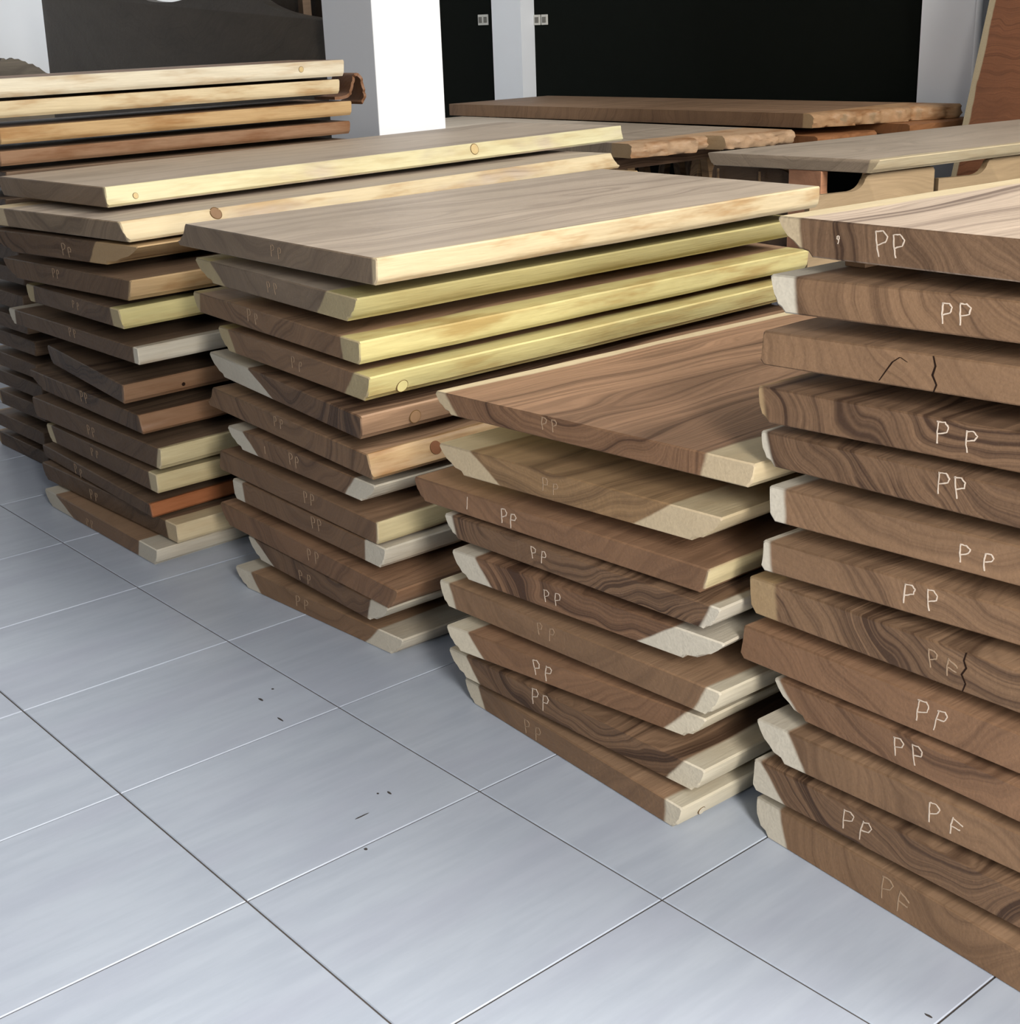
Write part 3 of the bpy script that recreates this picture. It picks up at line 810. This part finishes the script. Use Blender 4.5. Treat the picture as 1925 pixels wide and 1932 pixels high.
# tall plank leaning on the wall at the right
pk = prism('leaning_plank', [(0, 0), (1.35, 0), (1.35, 3.0), (0, 3.0)], 1, 0, .06, WOOD, None, .003)
pk.location = (-.905, 6.0, .012)
pk.rotation_euler = (math.radians(-14), math.radians(1.1), 0)
wood_props(pk, 'r', 'c', 3.0, (.045, .045), None, .6, .2, 52.0, (.9, 0, -6)); pk['heart'] = tuple(C(166, 112, 80)[:3]); pk['sap'] = tuple(C(196, 172, 132)[:3])
tag(pk, 'tall reddish plank with pale edge strip leaning beside the white wall strip', 'wood plank')

# standing slab with wavy top, left of the column
top = curve([(-5.131, 1.70), (-4.6, 1.72), (-4.1, 1.70), (-3.853, 1.677), (-3.703, 1.63), (-3.547, 1.613), (-3.364, 1.610), (-3.155, 1.63), (-2.9, 1.66), (-2.62, 1.635), (-2.479, 1.589),
             (-2.384, 1.556), (-2.243, 1.523), (-2.079, 1.501), (-1.912, 1.483), (-1.855, 1.475)], 4)
ws = prism('wavy_wood_slab', top + [(-1.868, 0.0), (-5.25, 0.0)], 1, 2.35, 2.41, WOOD, None, .005)
wood_props(ws, 'k', 'c', 1.5, None, None, .22, .2, 61.0, (-3.4, 0, 3.2)); ws['heart'] = tuple(C(96, 88, 78)[:3])
tag(ws, 'huge dark slab standing on edge with a wavy top, left of the white column', 'wood slab')
db = box('dark_board', -3.0, -2.30, 2.62, 2.66, 0, 2.3, WOOD, None, .003)
wood_props(db, 'k', 'c', 2.3, None, None, .5, .2, 63.0); db['heart'] = tuple(C(70, 58, 46)[:3])
tag(db, 'dark brown board standing behind the wavy-topped slab', 'wood board')
po = box('wood_post', -2.445, -2.40, 2.55, 2.60, 0, 2.3, WOOD, None, .003)
wood_props(po, 'k', 'c', 2.3, None, None, .5, .2, 64.0)
tag(po, 'slim brown post in front of the dark board, by the column', 'post')

# jagged slab against the white end wall
rnd = random.Random(12)
jt = [(1.75, 1.24), (2.1, 1.29), (2.35, 1.27), (2.55, 1.30), (2.66, 1.288), (2.690, 1.29), (2.700, 1.32), (2.725, 1.318), (2.738, 1.300), (2.765, 1.304), (2.785, 1.318), (2.80, 1.304), (2.835, 1.308), (2.85, 1.292), (2.885, 1.288), (2.90, 1.266), (2.94, 1.268),
      (2.955, 1.246), (2.985, 1.24), (3.0, 1.218), (3.028, 1.196), (3.2, 1.13), (3.5, 1.0), (3.6, .8)]
js = prism('jagged_slab', jt + [(3.62, 0), (1.75, 0)], 0, -6.9, -6.84, WOOD, None, .004)
wood_props(js, 'd', 'c', 1.3, None, None, .6, .3, 71.0, (0, 0, 2)); js['heart'] = tuple(C(112, 100, 84)[:3])
tag(js, 'grey-brown slab with jagged top standing against the white end wall', 'wood slab')

# curled bark strip poking out at the far end of the leftmost stack
prof = curve([(1.66, 1.185), (1.70, 1.186), (1.735, 1.20), (1.752, 1.245), (1.765, 1.268), (1.785, 1.262), (1.80, 1.22), (1.80, 1.175), (1.785, 1.160)], 5)
bm = bmesh.new(); prev = None
for i, (y, z) in enumerate(prof):
    a = Vector(prof[max(i - 1, 0)]); b = Vector(prof[min(i + 1, len(prof) - 1)])
    d = (b - a).normalized(); nn = Vector((-d.y, d.x)) * .006
    w = .012 * vn(i * .7, 3)
    q = [bm.verts.new((x, y + s * nn.x, z + s * nn.y)) for x, s in ((-.98, 1), (-.835 + w, 1), (-.835 + w, -1), (-.98, -1))]
    if prev:
        for k in range(4):
            bm.faces.new((prev[k], prev[(k + 1) % 4], q[(k + 1) % 4], q[k]))
    else:
        bm.faces.new(q)
    prev = q
bm.faces.new(list(reversed(prev)))
cu = from_bm('curled_bark', bm, WOOD, None, 50)
wood_props(cu, 'o', 'c', .1, None, None, .8, .3, 77.0); cu['heart'] = tuple(C(118, 84, 60)[:3])
tag(cu, 'curled rusty bark strip poking from the far end of the leftmost stack', 'bark strip')

# switch plates on the black wall
def switch_plate(x0, x1, z0, z1, n, label):
    e = empty('switch_plate', ((x0 + x1) / 2, 6.9, (z0 + z1) / 2))
    w = (x1 - x0) / 2; h = (z1 - z0) / 2
    from_bm('cover', add_box(bmesh.new(), -w, w, -.010, 0, -h, h, .003), SWITCH, e)
    for k in range(n):
        cx = (k - (n - 1) / 2) * w * 2 / n
        from_bm('rocker', add_box(bmesh.new(), cx - w / n * .55, cx + w / n * .55, -.016, -.008, -h * .55, h * .55, .002), plain('rocker_grey', C(120, 116, 108), .5) if k == 0 and 'rocker_grey' not in bpy.data.materials else bpy.data.materials['rocker_grey'], e)
    tag(e, label, 'switch')
switch_plate(-6.31, -6.17, 1.415, 1.505, 2, 'double socket plate on the black wall left of the pilaster')
switch_plate(-5.552, -5.472, 1.40, 1.484, 1, 'white switch plate touching the pilaster on the black wall')
switch_plate(-5.458, -5.378, 1.40, 1.484, 1, 'white switch plate second from the pilaster on the black wall')

# little scuffs and specks on the tiles
for k, (x, y, a, b) in enumerate(((1.313, -.061, .006, .005), (1.34, -.109, .016, .005), (1.455, -.128, .022, .004), (1.866, -.154, .005, .004), (1.88, -.136, .012, .004), (1.913, -.226, .003, .028), (2.012, -.286, .007, .006), (2.982, .078, .012, .004))):
    bm = bmesh.new()
    bmesh.ops.create_cone(bm, cap_ends=True, segments=9, radius1=1, radius2=.9, depth=1)
    for v in bm.verts:
        j = 1 + .35 * vn(v.co.x * 3 + v.co.y * 2, k)
        v.co = Vector((x + v.co.x * a * .6 * j, y + v.co.y * b * .6 * j, .0003 + v.co.z * .0006))
    from_bm('scuff_mark', bm, SCUFF, FLOOR)
